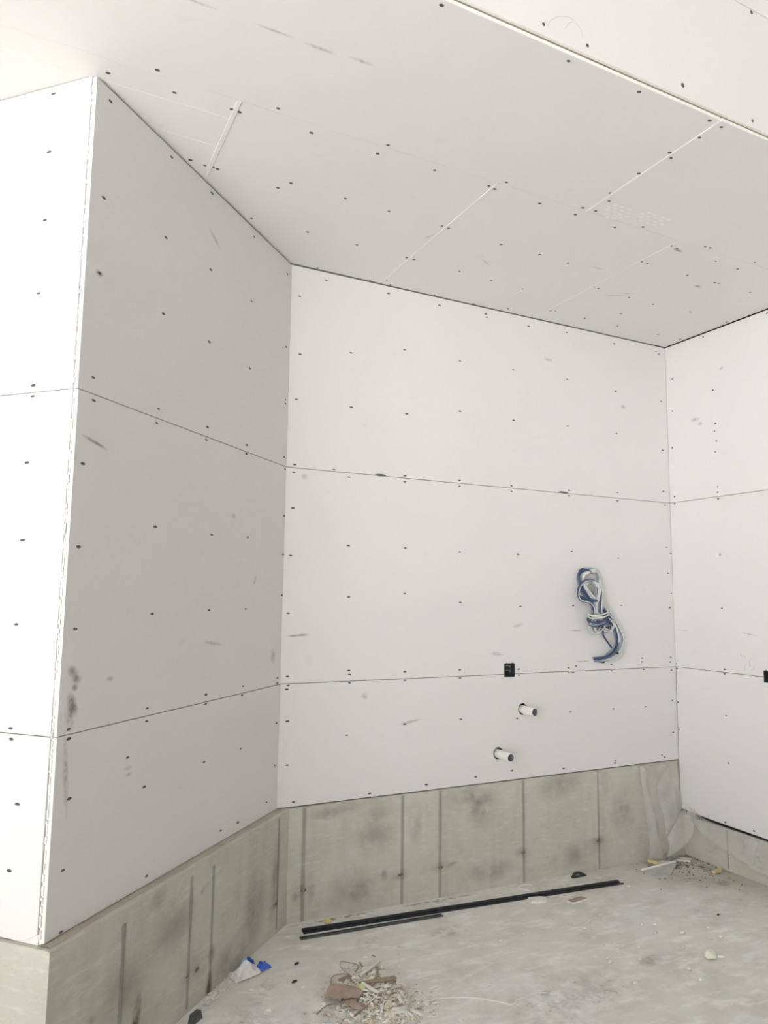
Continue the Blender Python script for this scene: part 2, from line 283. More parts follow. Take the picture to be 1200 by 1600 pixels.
def wall(name, mat4, x0, x1, z0, z1, label, depth=(.07, .17)):
    o = box(name, x0, x1, depth[0], depth[1], z0, z1, CAVITY); o.matrix_world = mat4
    tag(o, label, 'wall', kind='structure'); return o
e_ = Vector((CT, ST, 0)); nB = Vector((ST, -CT, 0)); OUT = -LEN*e_
M_C = frame((0, 0, 0), (1, 0, 0), (0, 1, 0)); M_D = frame((W, 0, 0), (0, -1, 0), (1, 0, 0))
M_B = frame((0, 0, 0), e_, -nB); M_A = frame(OUT, nB, e_); M_F = frame((0, -FRONT-.0135, 0), (1, 0, 0), (0, 1, 0))
M_S = frame((0, 0, H), (1, 0, 0), (0, 0, 1))            # soffit: local z = -world y
G = .0016                                              # half of a board joint
P2 = [PAPER, GYPSUM]
RAW = plain('raw_sheathing', (.27, .26, .245), .9, .2, 6)

wC = wall('wall_back', M_C, -.2, W+.2, -.1, H+.02, 'long back wall of white drywall boards over a grey concrete base')
wD = wall('wall_right', M_D, -.2, -FY0, -.1, TOP, 'right hand wall of white drywall boards over a low plastic-covered base')
wB = wall('wall_left', M_B, -LEN+.07, .0, -.1, H+.02, 'shaded angled wall of drywall boards on a concrete base')
wA = wall('wall_corner_return', M_A, -4.6, -.02, -.1, H+.02, 'brightly lit narrow wall turning away at the left edge')
wF = wall('wall_header', M_F, FX0, W+.3, H+.03, TOP, 'drywall header face rising above the soffit edge', (.03, .09))
wS = wall('ceiling', M_S, FX0, W+.2, -2.2, FRONT-.02, 'white drywall soffit ceiling with dark screw heads and open joints', (.07, .14))
wS['category'] = 'ceiling'
roof = box('ceiling_high', FX0, 3.3, FY0, -FRONT, TOP, TOP+.15, RAW); tag(roof, 'high unfinished ceiling beyond the soffit', 'ceiling', kind='structure')
wfr = box('wall_front', -7.3, 3.3, FY0-.15, FY0, -.1, TOP, RAW); tag(wfr, 'unfinished sheathing wall opposite the niche', 'wall', kind='structure')
wl2 = box('wall_far_left', FX0-.15, FX0, -5.8, 2.2, -.1, TOP, PAPER); tag(wl2, 'plain drywall wall far to the left, out of view', 'wall', kind='structure')

wl3 = box('wall_bay_end', FX0, -3.9, FY1-.15, FY1, -.1, TOP, PAPER); tag(wl3, 'plain drywall wall closing the bay behind the left return', 'wall', kind='structure')
# boards ------------------------------------------------------------------
BX = (1.5085, 1.5895, 1.2925, 1.358)                      # outlet box cut-out in the back wall
sC = [sheet('drywall_sheet', rect(-.007, W+.008, S1+G, H-.006), P2, wC),
      sheet('drywall_sheet', [(-.007, S2+G), (BX[0], S2+G), (BX[0], BX[3]), (BX[1], BX[3]), (BX[1], S2+G), (W+.008, S2+G), (W+.008, S1-G), (-.007, S1-G)], P2, wC,
            holes=[ngon(2.318, 1.353, .017, 14, .002)]),
      sheet('drywall_sheet', [(-.007, BASE+.008), (W+.008, BASE+.008), (W+.008, S2-G), (BX[1], S2-G), (BX[1], S2-.018), (BX[0], S2-.018), (BX[0], S2-G), (-.007, S2-G)], P2, wC,
            holes=[ngon(1.655, 1.062, .038, 22, .0025), ngon(1.459, .799, .038, 22, .0025)])]
DB = (.7185, .80, 1.2535, 1.331)
sD = [sheet('drywall_sheet', rect(.003, 3.66, S1+G, H-.007), P2, wD),
      sheet('drywall_sheet', [(.003, S2+G), (DB[0], S2+G), (DB[0], DB[3]), (DB[1], DB[3]), (DB[1], S2+G), (3.66, S2+G), (3.66, S1-G), (.003, S1-G)], P2, wD),
      sheet('drywall_sheet', [(.006, .290), (.10, .283), (.25, .276), (.7, .268), (3.66, .262), (3.66, S2-G), (DB[1], S2-G), (DB[1], DB[2]), (DB[0], DB[2]), (DB[0], S2-G), (.006, S2-G)], P2, wD)]
sheet('sheathing', rect(3.664, -FY0, .27, TOP-.01), [RAW, RAW], wD)
sheet('drywall_sheet', rect(FRONT+.03, 3.66, H, TOP-.01), P2, wD)
EB = -LEN+.002
sB = [sheet('drywall_sheet', rect(EB-.001, -.004, S1+G, H-.010), P2, wB),
      sheet('drywall_sheet', rect(EB+.002, -.004, S2+G, S1-G), P2, wB),
      sheet('drywall_sheet', rect(EB+.004, -.004, BASE+.007, S2-G), P2, wB)]
A0 = -.0235
sA = [sheet('drywall_sheet', rect(-3.6, A0, S1+G, H-.003), P2, wA),
      sheet('drywall_sheet', rect(-3.6, A0+.001, S2+G, S1-G), P2, wA),
      sheet('drywall_sheet', [(-3.6, BASE+.004), (-.105, BASE+.004), (-.07, BASE+.009), (A0-.002, BASE+.034), (A0, S2-G), (-3.6, S2-G)], P2, wA)]
stud = box('corner_stud', -.0222, -.0132, .007, .09, BASE+.002, H-.004, GYPSUM, wA)
box('plaster_backing', -.13, -.023, .004, .05, BASE+.001, BASE+.034, GYPSUM, wA)      # torn paper and plaster crumbs in the corner joint
vv = []; ff = []
zz = BASE+.02
while zz < H-.05:
    h = R.uniform(.006, .03); x0 = R.uniform(-.0225, -.018); d = R.uniform(.0005, .004)
    v, f = box_vf(x0, R.uniform(-.0155, -.0130), d, .018, zz, zz+h); s = len(vv); vv += v; ff += [tuple(i+s for i in q) for q in f]
    zz += h*R.uniform(1.0, 1.9)
mesh_obj('corner_plaster', vv, ff, GYPSUM, wA)
SY = 1.262                                                # joint between the two soffit rows
X1, X2, X3, X4 = -.6635, .5805, 1.7774, 1.1196
g2 = .0016
sS = [sheet('drywall_sheet', rect(X1+g2, X2-g2, .004, SY-.0008), P2, wS),
      sheet('drywall_sheet', rect(X2+g2, X3-g2, .004, SY-.0008), P2, wS),
      sheet('drywall_sheet', rect(X3+g2, W-.002, .004, SY-.0008), P2, wS),
      sheet('drywall_strip', rect(FX0, X1-g2, 1.1345, SY-.0008), P2, wS),
      sheet('drywall_strip', rect(FX0, X1-g2, .9255, 1.1330), P2, wS),
      sheet('drywall_strip', rect(FX0, X1-g2, -2.2, .9240), P2, wS),
      sheet('drywall_sheet', rect(FX0, X4-.0045, SY+.0008, FRONT), P2, wS),
      sheet('drywall_sheet', rect(X4+.0045, W-.002, SY+.0008, FRONT), P2, wS)]
for i, dy in ((0, .0012), (2, .0008), (6, -.0012), (7, -.0005)): sS[i].location.y = dy*1.0
GYPW = plain('lit_gypsum_edge', (.93, .92, .89), .9, .03, 90, bump_s=.2)  # bare gypsum, whitened to carry the light its cut edge catches
sheet('joint_filler', rect(X4-.0058, X4+.0058, SY, FRONT-.005), [GYPW, GYPW], wS).location.y = -.0022
for xx, w, dd in ((X1, .010, -.0024), (X2, .006, -.0013), (X3, .004, -.0013)): sheet('joint_filler', rect(xx-w, xx+w, .006, SY-.002), [PAPER, PAPER], wS, .006, .0016).location.y = dd
HS = 4.297
sF = [sheet('drywall_sheet', rect(FX0, W-.002, H+.0175, HS-.0025), P2, wF),
      sheet('drywall_sheet', rect(FX0, W-.002, HS+.0025, TOP-.01), P2, wF)]
box('header_stud', FX0, W, .0135, .03, H+.013, H+.05, STUD, wF)

# screws ------------------------------------------------------------------
def screw_mesh(name, a, b):
    n = 12; V = [(a*math.cos(2*math.pi*i/n), 0, b*math.sin(2*math.pi*i/n)) for i in range(n)]
    V += [(.72*x, -.0011, .72*z) for x, _, z in V]; V.append((0, -.0004, 0))
    F = [(i, (i+1) % n, n+(i+1) % n, n+i) for i in range(n)]+[(n+i, n+(i+1) % n, 2*n) for i in range(n)]
    me = bpy.data.meshes.new(name); me.from_pydata(V, [], F); me.materials.append(SCREW); me.update(); return me
ME_W = screw_mesh('screw_head', .0108, .0046); ME_B = screw_mesh('screw_head_flat', .0112, .0052)
ME_S = screw_mesh('screw_head_round', .0092, .0070); ME_F = screw_mesh('screw_head_small', .0080, .0088)
def put_screws(pts, sheets, me, flip=1, vflip=1, smin=.85, smax=1.12):
    for u, v in pts:
        u *= flip; v *= vflip
        best = None
        for s in sheets:
            x0, x1, z0, z1 = s['rect']
            d = max(x0+.01-u, u-x1+.01, z0+.008-v, v-z1+.008)
            if best is None or d < best[0]: best = (d, s, min(max(u, x0+.010), x1-.010), min(max(v, z0+.008), z1-.008))
        _, s, u, v = best
        o = bpy.data.objects.new('screw', me); link(o, s); k = R.uniform(smin, smax)
        o.location = (u, 0, v); o.scale = (k, 1, k); o.rotation_euler = (0, R.uniform(-.05, .05), 0)
put_screws(SCREWS_C, sC, ME_W); put_screws(SCREWS_D, sD[:3], ME_S, smin=.7, smax=.95); put_screws(SCREWS_B, sB, ME_B, -1)
put_screws(SCREWS_A, sA, ME_B, -1); put_screws(SCREWS_S, sS, ME_S, 1, -1); put_screws(SCREWS_F, sF, ME_F)
for s in [c for w in (wC, wD, wB, wA, wS, wF) for c in w.children]:
    if 'rect' in s: del s['rect']

# scuffs and marks on boards -----------------------------------------------
for u, z, w, h, a, m in ((1.594, 1.503, .07, .045, 35, SMUDGE), (1.573, 1.476, .06, .035, 10, SMUDGE), (1.580, 1.448, .035, .03, 0, SMUDGE), (1.591, 1.399, .05, .085, -30, SMUDGE),
                         (1.582, 1.370, .06, .05, 35, SMUDGE), (1.598, 1.345, .05, .11, -20, SCUFF), (1.600, 1.16, .03, .35, -6, SCUFF), (1.583, 2.971, .045, .03, 0, SMUDGE),
                         (1.555, 2.332, .16, .018, 12, SMUDGE), (.70, 1.552, .18, .022, 8, SCUFF), (.828, 3.482, .14, .03, 28, SCUFF), (.326, 1.853, .03, .07, 20, SCUFF), (.559, 2.166, .05, .03, 0, SCUFF),
                         (1.268, 1.108, .05, .02, 0, SCUFF), (1.266, 1.084, .05, .02, 0, SCUFF), (1.40, 1.46, .05, .03, 0, SCUFF), (.10, 1.45, .07, .10, 0, SCUFF)):
    s = sB[0] if z > S1 else sB[1] if z > S2 else sB[2]
    patch('smudge', s, -u, z, w, h, -a, m)
for u, z, w, h, a, m in ((.815, 1.034, .19, .022, 8, SCUFF), (.036+.06, 1.555, .16, .018, 3, SMUDGE), (.11, 2.461, .05, .04, 0, SCUFF), (1.904, 3.448, .10, .03, -5, SCUFF), (.516, 1.202, .05, .05, 20, SCUFF), (2.109, 1.564, .12, .012, 0, SMUDGE),
                         (2.16, 1.353, .16, .010, 0, SMUDGE), (1.62, 1.60, .10, .03, 12, SCUFF), (1.45, 1.42, .12, .03, -5, SCUFF), (2.6, 3.2, .06, .04, 0, SCUFF)):
    s = sC[0] if z > S1 else sC[1] if z > S2 else sC[2]
    patch('smudge', s, u, z, w, h, a, m)
for u, z, w, h, a, m in ((.26, 3.10, .10, .04, 0, SCUFF), (.30, 3.06, .05, .04, 0, SCUFF), (.08, 1.56, .12, .010, 0, SCUFF), (.62, 1.56, .14, .012, -8, SCUFF), (.50, 3.42, .05, .03, 0, SCUFF)):
    patch('smudge', sD[0] if z > S1 else sD[1], u, z, w, h, a, m)
for x, v, w, h, a, m in ((-.937, 1.672, .20, .016, 0, SCUFF), (-.651, 1.672, .16, .016, 0, SCUFF), (-.483, 1.668, .14, .022, 0, SCUFF), (-.324, 1.68, .12, .02, 0, SCUFF), (1.0, .55, .12, .02, -30, SCUFF), (.55, .66, .10, .02, 70, SCUFF),
                         (1.62, .80, .10, .02, 0, SCUFF), (2.0, .55, .18, .02, 25, SCUFF), (2.05, .62, .1, .02, 30, SCUFF), (1.86, 1.18, .10, .03, -10, SMUDGE), (2.35, .9, .08, .03, 0, SMUDGE)):
    s = sS[6] if v > SY and x < X4 else sS[7] if v > SY else sS[0] if x < X2 else sS[1] if x < X3 else sS[2]
    patch('smudge', s, x, v, w, h, a, m)
PLASTERDOT = plain('white_plaster_dot', (.87, .86, .845), .9, .03, 80)
for i in range(9):                                        # cluster of pale plaster dabs on the soffit board
    for j in range(9):
        x = 1.16+i*.046+(j % 2)*.023+R.uniform(-.006, .006); v = 1.268+j*.026+R.uniform(-.004, .004)
        dd = min(math.hypot((x-1.27)/.09, (v-1.325)/.06), math.hypot((x-1.48)/.10, (v-1.365)/.055))
        if dd > 1.05: continue
        n = 7; V = [(x+.017*math.cos(k*2*math.pi/n)*R.uniform(.7, 1.1), -.0004, v+.0085*math.sin(k*2*math.pi/n)*R.uniform(.7, 1.1)) for k in range(n)]
        mesh_obj('plaster_dab', V, [tuple(range(n))], PLASTERDOT, sS[7])
def pencil(parent, pts, r=.0009):
    P = smooth_path([(x, -.0004, z) for x, z in pts], 5); V, F = tube_vf(P, r, 4); return mesh_obj('pencil_mark', V, F, PENCIL, parent)
PENCIL = plain('pencil_graphite', (.46, .44, .42), .7, .1, 50, bump_s=0)
for pts in ([(.555, 1.432), (.556, 1.408), (.575, 1.414), (.592, 1.402)], [(.578, 1.315), (.585, 1.345), (.590, 1.365)], [(.640, 1.402), (.625, 1.395), (.617, 1.370), (.622, 1.345)], [(.655, 1.362), (.650, 1.336), (.630, 1.326)]): pencil(sD[1], pts)
for pts in ([(0.215, 3.783), (0.230, 3.809), (0.256, 3.834), (0.291, 3.851), (0.327, 3.857), (0.353, 3.847), (0.371, 3.826), (0.376, 3.803)], [(0.296, 3.802), (0.311, 3.829), (0.336, 3.851)]): pencil(sF[0], pts, .0006)
for u0, w in ((.601, .042), (2.017, .05)):                # chipped spots along the upper joint
    n = 10; V = [(u0+w*math.cos(2*math.pi*i/n)*R.uniform(.85, 1), -.0005, S1+.004+.009*math.sin(2*math.pi*i/n)*R.uniform(.7, 1)) for i in range(n)]
    mesh_obj('chipped_paper', V, [tuple(range(n))], plain('chip_brown', (.16, .13, .10), .9, .3, 60), sC[0])

# concrete base walls -------------------------------------------------------
def stained_box(name, x0, x1, y0, y1, z0, z1, parent, bev=.006, nx=40, jag=.003):
    """concrete upstand: front face and a worn, chamfered top edge"""
    V = []; F = []
    prof = [(y0, z0), (y0, (z0+z1)/2), (y0, z1-bev), (y0+bev*.9, z1), (y1, z1), (y1, z0)]
    for i in range(nx+1):
        x = x0+(x1-x0)*i/nx
        for k, (y, z) in enumerate(prof):
            j = jag*noise.noise(Vector((x*9, k*3.1, z0*7))) if k in (2, 3) else 0
            V.append((x, y+(j if k == 3 else 0), z+(j if k == 2 else 0)))
    m = len(prof)
    for i in range(nx):
        for k in range(m):
            l = (k+1) % m; F.append((i*m+k, (i+1)*m+k, (i+1)*m+l, i*m+l))
    F.append(tuple(range(m))[::-1]); F.append(tuple(range(nx*m, nx*m+m)))
    F = [tuple(reversed(f)) for f in F]
    F = [tuple(reversed(f)) for f in F]
    return mesh_obj(name, V, F, CONC, parent)
cC = stained_box('concrete_base', .03, W+.3, .008, .25, -.12, BASE, wC, .004)
cB = stained_box('concrete_base', -(LEN+.015), .10, -.045, .2, -.12, BASE, wB, .007, 40, .004)
cA = stained_box('concrete_base', -5.2, -.2, -.015, .25, -.12, BASE, wA)
cD = stained_box('concrete_base', -.05, -FY0, .05, .25, -.14, .235, wD, .004)
def strip_grout(parent, x0, x1, y0, y1, z):
    n = 60; V = []; F = []
    for i in range(n+1):
        x = x0+(x1-x0)*i/n; w = .75+.25*noise.noise(Vector((x*6, 0, 3)))
        V += [(x, y0+(y1-y0)*(1-w), z-.001), (x, y0+(y1-y0)*(1-w)+.004, z+.0025), (x, y1, z+.004)]
    for i in range(n):
        for k in (0, 1): F.append((i*3+k, i*3+3+k, i*3+4+k, i*3+1+k))
    return mesh_obj('ledge_grout', V, F, CSAND, parent)
strip_grout(cB, -LEN+.0, .03, -.042, .012, BASE+.0015)
def form_seam(parent, x, z0, z1, y, w=.011, lean=0):
    n = 14; V = []; F = []
    for i in range(n+1):
        z = z0+(z1-z0)*i/n; k = w*(.8+.35*noise.noise(Vector((x*5, z*8, 1)))); xx = x+lean*(i/n-.5)
        V += [(xx-k*1.3, y+.0002, z), (xx-k*.4, y-.0012, z), (xx+k*.4, y-.0012, z), (xx+k*1.3, y+.0002, z)]
    for i in range(n):
        for k in range(3): F.append((i*4+k, i*4+k+1, i*4+k+5, i*4+k+4))
    patch('damp_stain', parent, x, (z0+z1)/2, w*3.6, (z1-z0)*1.0, 0, BAND, y-.0021)
    return mesh_obj('form_seam', V, F, CSEAM, parent, smooth=True)
for x, w in ((.162, .012), (.777, .010), (1.035, .010), (1.656, .009), (2.283, .007)): form_seam(cC, x, fz(x), BASE-.006, .008, w)
for u, w, z1 in ((.866, .011, .58), (.693, .010, .57), (.059, .008, .60), (1.301, .012, .56)): form_seam(cB, -u, fz(-u*.7)+.02, z1, -.045, w)
form_seam(cD, .35, -.03, .225, .05, .006)
HOLE = plain('tie_hole_dark', (.06, .05, .035), .95, .3, 40)
def tie_hole(parent, x, z, y, r=.011):
    n = 10; V = [(x+r*1.6*math.cos(2*math.pi*i/n)*R.uniform(.7, 1.2), y-.0012, z+r*.7*math.sin(2*math.pi*i/n)*R.uniform(.7, 1.2)) for i in range(n)]+[(x, y+.004, z)]
    return mesh_obj('tie_hole', V, [(i, (i+1) % n, n) for i in range(n)], HOLE, parent)
for x, z in ((.168, .178), (.764, .170), (1.040, .170), (1.649, .170), (2.278, .161)):
    patch('damp_stain', cC, x, z, .17, .075, R.uniform(-12, 12), DAMP, .0062); tie_hole(cC, x, z, .0065, .010)
patch('damp_stain', cC, .13, .135, .07, .13, 30, DAMP, .006); patch('damp_stain', cC, .215, .15, .05, .12, -15, DAMP, .006); patch('damp_stain', cC, 1.12, .178, .10, .03, 15, DAMP, .006); patch('damp_stain', cC, .66, .18, .05, .09, 0, DAMP, .006)
for x, z, w, h in ((.35, .57, .40, .09), (.60, .45, .35, .40), (1.25, .54, .5, .2), (1.33, .47, .26, .3), (1.95, .55, .45, .2), (.5, .12, .5, .28), (1.4, .10, .5, .15), (2.5, .33, .3, .4), (2.1, .1, .5, .2), (.86, .45, .12, .3)): patch('damp_stain', cC, x, z, w, h, R.uniform(-10, 10), DAMP, .0066)
for u, z, w, h in ((.874, .182, .10, .07), (.802, .178, .07, .06), (.688, .191, .08, .10), (.078, .171, .08, .06), (1.46, .30, .07, .05), (1.45, .2, .06, .03), (.3, .25, .3, .4), (1.0, .42, .4, .25), (1.3, .3, .3, .4), (.5, .1, .5, .2), (.09, .3, .12, .55), (1.1, .57, .14, .07)):
    patch('damp_stain', cB, -u, z, w, h, R.uniform(-10, 10), DAMP, -.0462)
for u, z in ((.874, .182), (.802, .178), (.078, .171)): tie_hole(cB, -u, z, -.0461, .008)
patch('rust_stain', cB, -1.207, .18, .06, .20, -8, RUST, -.0464); patch('rust_stain', cB, -1.21, .10, .05, .15, 5, RUST, -.0465); patch('rust_stain', cB, -.70, .05, .06, .16, 0, RUST, -.0464)
patch('dust_mark', cB, -.745, .505, .12, .03, 15, DUST, -.0465); patch('dust_mark', cB, -.78, .49, .05, .04, 15, DUST, -.0466)

# dirt, dust and stains lying on the slab
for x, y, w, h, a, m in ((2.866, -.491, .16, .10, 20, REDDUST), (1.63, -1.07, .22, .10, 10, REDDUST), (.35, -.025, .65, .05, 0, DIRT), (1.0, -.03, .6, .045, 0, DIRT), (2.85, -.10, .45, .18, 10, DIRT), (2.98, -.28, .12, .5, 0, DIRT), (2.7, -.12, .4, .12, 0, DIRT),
                         (-.1, -.9, .9, .4, 30, DUST), (.15, -.80, .6, .45, 30, DUST), (.85, -.40, .3, .15, 0, DUST), (.40, -.33, .16, .10, 0, DUST), (1.0, -1.2, 1.2, .5, 0, DUST), (-.2, -.55, .5, .12, 45, DUST), (-.35, -.75, .4, .3, 45, DUST), (2.7, -.75, .5, .12, -40, DUST), (1.7, -.25, .4, .05, 0, DUST)):
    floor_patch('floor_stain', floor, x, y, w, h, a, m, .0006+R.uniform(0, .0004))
for pts in ([(1.605, -.115), (1.566, -.055), (1.60, -.03), (1.655, -.028), (1.675, -.055)],):
    V, F = tube_vf(smooth_path([(x, y, fz(x)+.001) for x, y in pts], 2), .006, 4); mesh_obj('chalk_mark', V, F, PLASTERDOT, floor)

# ---------------------------------------------------------------- electrical boxes
BOXM = plain('box_plastic_dark', (.045, .05, .05), .45, .25, 30); WIREM = plain('wire_grey', (.35, .36, .36), .5, .1, 30)
def outlet_box(mat4, x0, x1, z0, z1, label):
    root = empty('electrical_box', (0, 0, 0)); root.matrix_world = mat4 @ Matrix.Translation(((x0+x1)/2, .0, (z0+z1)/2))
    w, h = (x1-x0)/2-.001, (z1-z0)/2-.001; t = .004
    vv = []; ff = []
    for a in ((-w, w, -.003, .062, h-t, h), (-w, w, -.003, .062, -h, -h+t), (-w, -w+t, -.003, .062, -h+t, h-t), (w-t, w, -.003, .062, -h+t, h-t), (-w, w, .058, .062, -h, h)):
        v, f = box_vf(*a); s = len(vv); vv += v; ff += [tuple(i+s for i in q) for q in f]
    mesh_obj('box_shell', vv, ff, BOXM, root)
    for sx in (-1, 1):
        v, f = box_vf(sx*w*.55-.006, sx*w*.55+.006, -.004, -.001, h-.002, h+.004); mesh_obj('mounting_ear', v, f, BOXM, root)
    for k in range(4):
        z = -h*.55+k*h*.36
        tube('wire', [(-w*.7, .03, z-.004), (-w*.2, .006+.004*(k % 2), z+.006), (w*.25, .004, z-.002), (w*.7, .03, z+.005)], .0026, WIREM if k % 2 else BOXM, root, 6, 5)
    return tag(root, label, 'outlet box', 'electrical boxes set in the drywall')
outlet_box(M_C, BX[0], BX[1], BX[2]-.0205, BX[3], 'dark open electrical box in the back wall above the white pipe stubs')
outlet_box(M_D, *DB, 'dark electrical box cut by the right edge of the picture')

# ---------------------------------------------------------------- pipe stubs
PVC = plain('white_pvc', (.82, .81, .76), .35, .03, 30, bump_s=0); PVCIN = plain('pipe_inside_grey', (.16, .17, .18), .6, .2, 20)
def pipe_stub(x, z, l, label):
    root = empty('pipe_stub', (x, 0, z)); r, ri = .0275, .0225; n = 28
    def ring(rr, y): return [(rr*math.cos(2*math.pi*i/n), y, rr*math.sin(2*math.pi*i/n)) for i in range(n)]
    V = ring(r, .06)+ring(r, -l+.003)+ring(r-.0015, -l)+ring(ri+.001, -l)+ring(ri, -l+.002)
    F = [(a*n+i, a*n+(i+1) % n, (a+1)*n+(i+1) % n, (a+1)*n+i) for a in range(4) for i in range(n)]
    F = [tuple(reversed(f)) for f in F]
    mesh_obj('pipe_tube', V, F, PVC, root, smooth=True)
    V = ring(ri, -l+.002)+ring(ri, -l+.035)+ring(.010, -l+.033)+[(0, -l+.012, 0)]
    F = [(a*n+i, a*n+(i+1) % n, (a+1)*n+(i+1) % n, (a+1)*n+i) for a in range(2) for i in range(n)]+[(2*n+i, 2*n+(i+1) % n, 3*n) for i in range(n)]
    F = [tuple(reversed(f)) for f in F]
    mesh_obj('end_plug', V, F, PVCIN, root, smooth=True)
    return tag(root, label, 'pipe', 'white pipe stubs in the back wall')
pipe_stub(1.660, 1.058, .118, 'white plastic pipe stub just below the electrical box, upper of the two')
ps = pipe_stub(1.464, .795, .125, 'white plastic pipe stub nearer the concrete base, lower of the two')
tube('drip_thread', [(.010, -.124, -.026), (.022, -.122, -.034), (.026, -.118, -.048), (.016, -.116, -.056), (.0, -.114, -.055)], .0014, PVC, ps, 5, 4)

# ---------------------------------------------------------------- coiled cable bundle
BLUE = plain('cable_blue', (.05, .08, .165), .4, .15, 40, bump_s=0); STEEL = plain('cable_slate_grey', (.30, .33, .40), .4, .12, 40, bump_s=0)
CLEAR = plain('cable_pale_grey', (.72, .72, .71), .4, .06, 40, bump_s=0); TIE = plain('cable_tie_black', (.03, .03, .035), .5, .1, 30, bump_s=0)
cbl = empty('cable_bundle', (2.318, 0, 1.353)); inv = Vector((-2.318, 0, -1.353))
def cab_path(pts, d0, amp, ph, ends=None):
    n = len(pts); out = []
    for i, (x, z) in enumerate(pts):
        y = -(d0+amp*math.sin(ph+3.0*i/n*math.pi))
        out.append(Vector((x, y, z))+inv)
    return out
spec = {'loop_blue': (BLUE, .0055, .075), 'bar_blue': (BLUE, .0085, .07), 'bar_blue2': (BLUE, .006, .066), 'loop_dark': (BLUE, .0085, .035), 'loop_dark2': (BLUE, .006, .045), 'loop_grey': (STEEL, .011, .04), 'loop_grey2': (CLEAR, .010, .05),
        'strand_a': (CLEAR, .008, .055), 'strand_b': (CLEAR, .007, .065), 'strand_c': (CLEAR, .004, .06), 'strand_d': (CLEAR, .007, .05), 'bottom_a': (CLEAR, .005, .05), 'bottom_b': (CLEAR, .005, .055), 'bottom_c': (CLEAR, .0045, .06), 'bottom_d': (BLUE, .009, .06),
        'drop_blue': (BLUE, .0065, .03), 'tail_a': (BLUE, .0075, .045), 'tail_b': (STEEL, .0065, .05), 'tail_c': (CLEAR, .006, .05), 'tail_white_a': (CLEAR, .0028, .055), 'tail_white_b': (CLEAR, .0028, .05), 'tail_white_c': (CLEAR, .0032, .045)}
for i, (k, pts) in enumerate(CABLES.items()):
    m, r, d = spec[k]; p = cab_path(pts, d, .012, i*1.3)
    if k.startswith('tail'):
        n = len(p)
        for j in (n-1, n-2, n-3):
            p[j].y *= (.22, .6, .85)[n-1-j]
        p.append(Vector((0+R.uniform(-.005, .005), .010, R.uniform(-.005, .005))))
    tube('cable', p, r, m, cbl, 8, 6)
    for a in (() if k.startswith(('bar', 'tail_w', 'drop')) else (1, 2, 3)):      # the bundle holds several strands side by side
        off = Vector((R.uniform(-.014, .014), R.uniform(-.012, .018), R.uniform(-.012, .012)))
        q = [v+off for v in p[:-1]]+[p[-1] if k.startswith('tail') else p[-1]+off]
        tube('cable', q, r*R.uniform(.55, .8), R.choice([CLEAR, CLEAR, STEEL] if m is not BLUE else [STEEL, BLUE, CLEAR]), cbl, 7, 5)
for i, (x, z, rx, rr, t) in enumerate(WRAPS):
    c, s = math.cos(math.radians(-t)), math.sin(math.radians(-t)); P = []
    for k in range(24):
        a = 2*math.pi*k/24; X = rx*math.cos(a); Y = .036*math.sin(a); Z = -rr*rx*.75*math.sin(a)*-1
        P.append(Vector((x+X*c-Z*s, -.055+Y, z+X*s+Z*c))+inv)
    V, F = tube_vf(P, (.0055, .005, .0065, .0065, .0045, .005)[i], 8, True); mesh_obj('cable_wrap', V, F, (CLEAR, CLEAR, BLUE, BLUE, CLEAR, STEEL)[i], cbl, smooth=True)
for x, z in ((.106, .053), (-.02, .235), (.02, .23), (-.055, .24)): 
    v, f = box_vf(x-.008, x+.008, -.065, -.050, z-.006, z+.006); mesh_obj('cable_tie', v, f, TIE, cbl)
tube('cable_sleeve', [(-.002, .006, 0), (.010, -.012, -.001), (.022, -.016, -.002)], [.014]*9, TIE, cbl, 10, 4)
tag(cbl, 'knotted coil of blue and grey cables hanging from the back wall', 'cable')

# ---------------------------------------------------------------- black trim channels on the slab
BLK = plain('black_trim', (.028, .030, .036), .38, .25, 9, bump_s=.05); BLKD = plain('black_trim_dusty', (.075, .078, .082), .6, .55, 16, bump_s=.1)
def channel(name, a, b, w, h, mat, label, lip=.004, round_top=False):
    a = Vector((a[0], a[1], fz(a[0]))); b = Vector((b[0], b[1], fz(b[0]))); d = (b-a); L = d.length; d.normalize()
    root = empty(name, a)
    side = Vector((-d.y, d.x, 0)).normalized(); up = d.cross(side)
    if up.z < 0: up = -up
    root.matrix_world = Matrix((d, side, up)).transposed().to_4x4(); root.matrix_world = Matrix.Translation(a) @ Matrix((d, side, up)).transposed().to_4x4()
    def ext(nm, prof):
        n = len(prof); V = []; F = []; m = 12
        for i in range(m+1):
            V += [(L*i/m, y, z) for y, z in prof]
        for i in range(m):
            for k in range(n): F.append((i*n+k, i*n+(k+1) % n, (i+1)*n+(k+1) % n, (i+1)*n+k))
        F.append(tuple(range(n))[::-1]); F.append(tuple(range(m*n, m*n+n)))
        return mesh_obj(nm, V, F, mat, root)
    ext('channel_web', [(-w/2, .001), (w/2, .001), (w/2, .004), (-w/2, .004)])
    ext('channel_flange', [(-w/2, .004), (-w/2+lip, .004), (-w/2+lip, h), (-w/2, h)])
    if round_top:
        ext('channel_bead', [(w/2-.006+.006*math.cos(t), h-.002+.006*math.sin(t)) for t in [k*math.pi/4 for k in range(8)]]); 
    ext('channel_flange', [(w/2-lip, .004), (w/2, .004), (w/2, h), (w/2-lip, h)])
    return tag(root, label, 'trim', 'black trim channels on the slab')
channel('trim_channel', (.122, -.108), (2.228, -.222), .022, .013, BLK, 'long black channel trim nearest the back wall', round_top=True)
channel('trim_channel', (.120, -.131), (2.240, -.252), .012, .007, BLK, 'long slim black strip alongside the long channel trim', .003)
channel('trim_channel', (.082, -.184), (.916, -.218), .026, .008, BLKD, 'short dusty black trim piece lying in front of the long ones', .004)

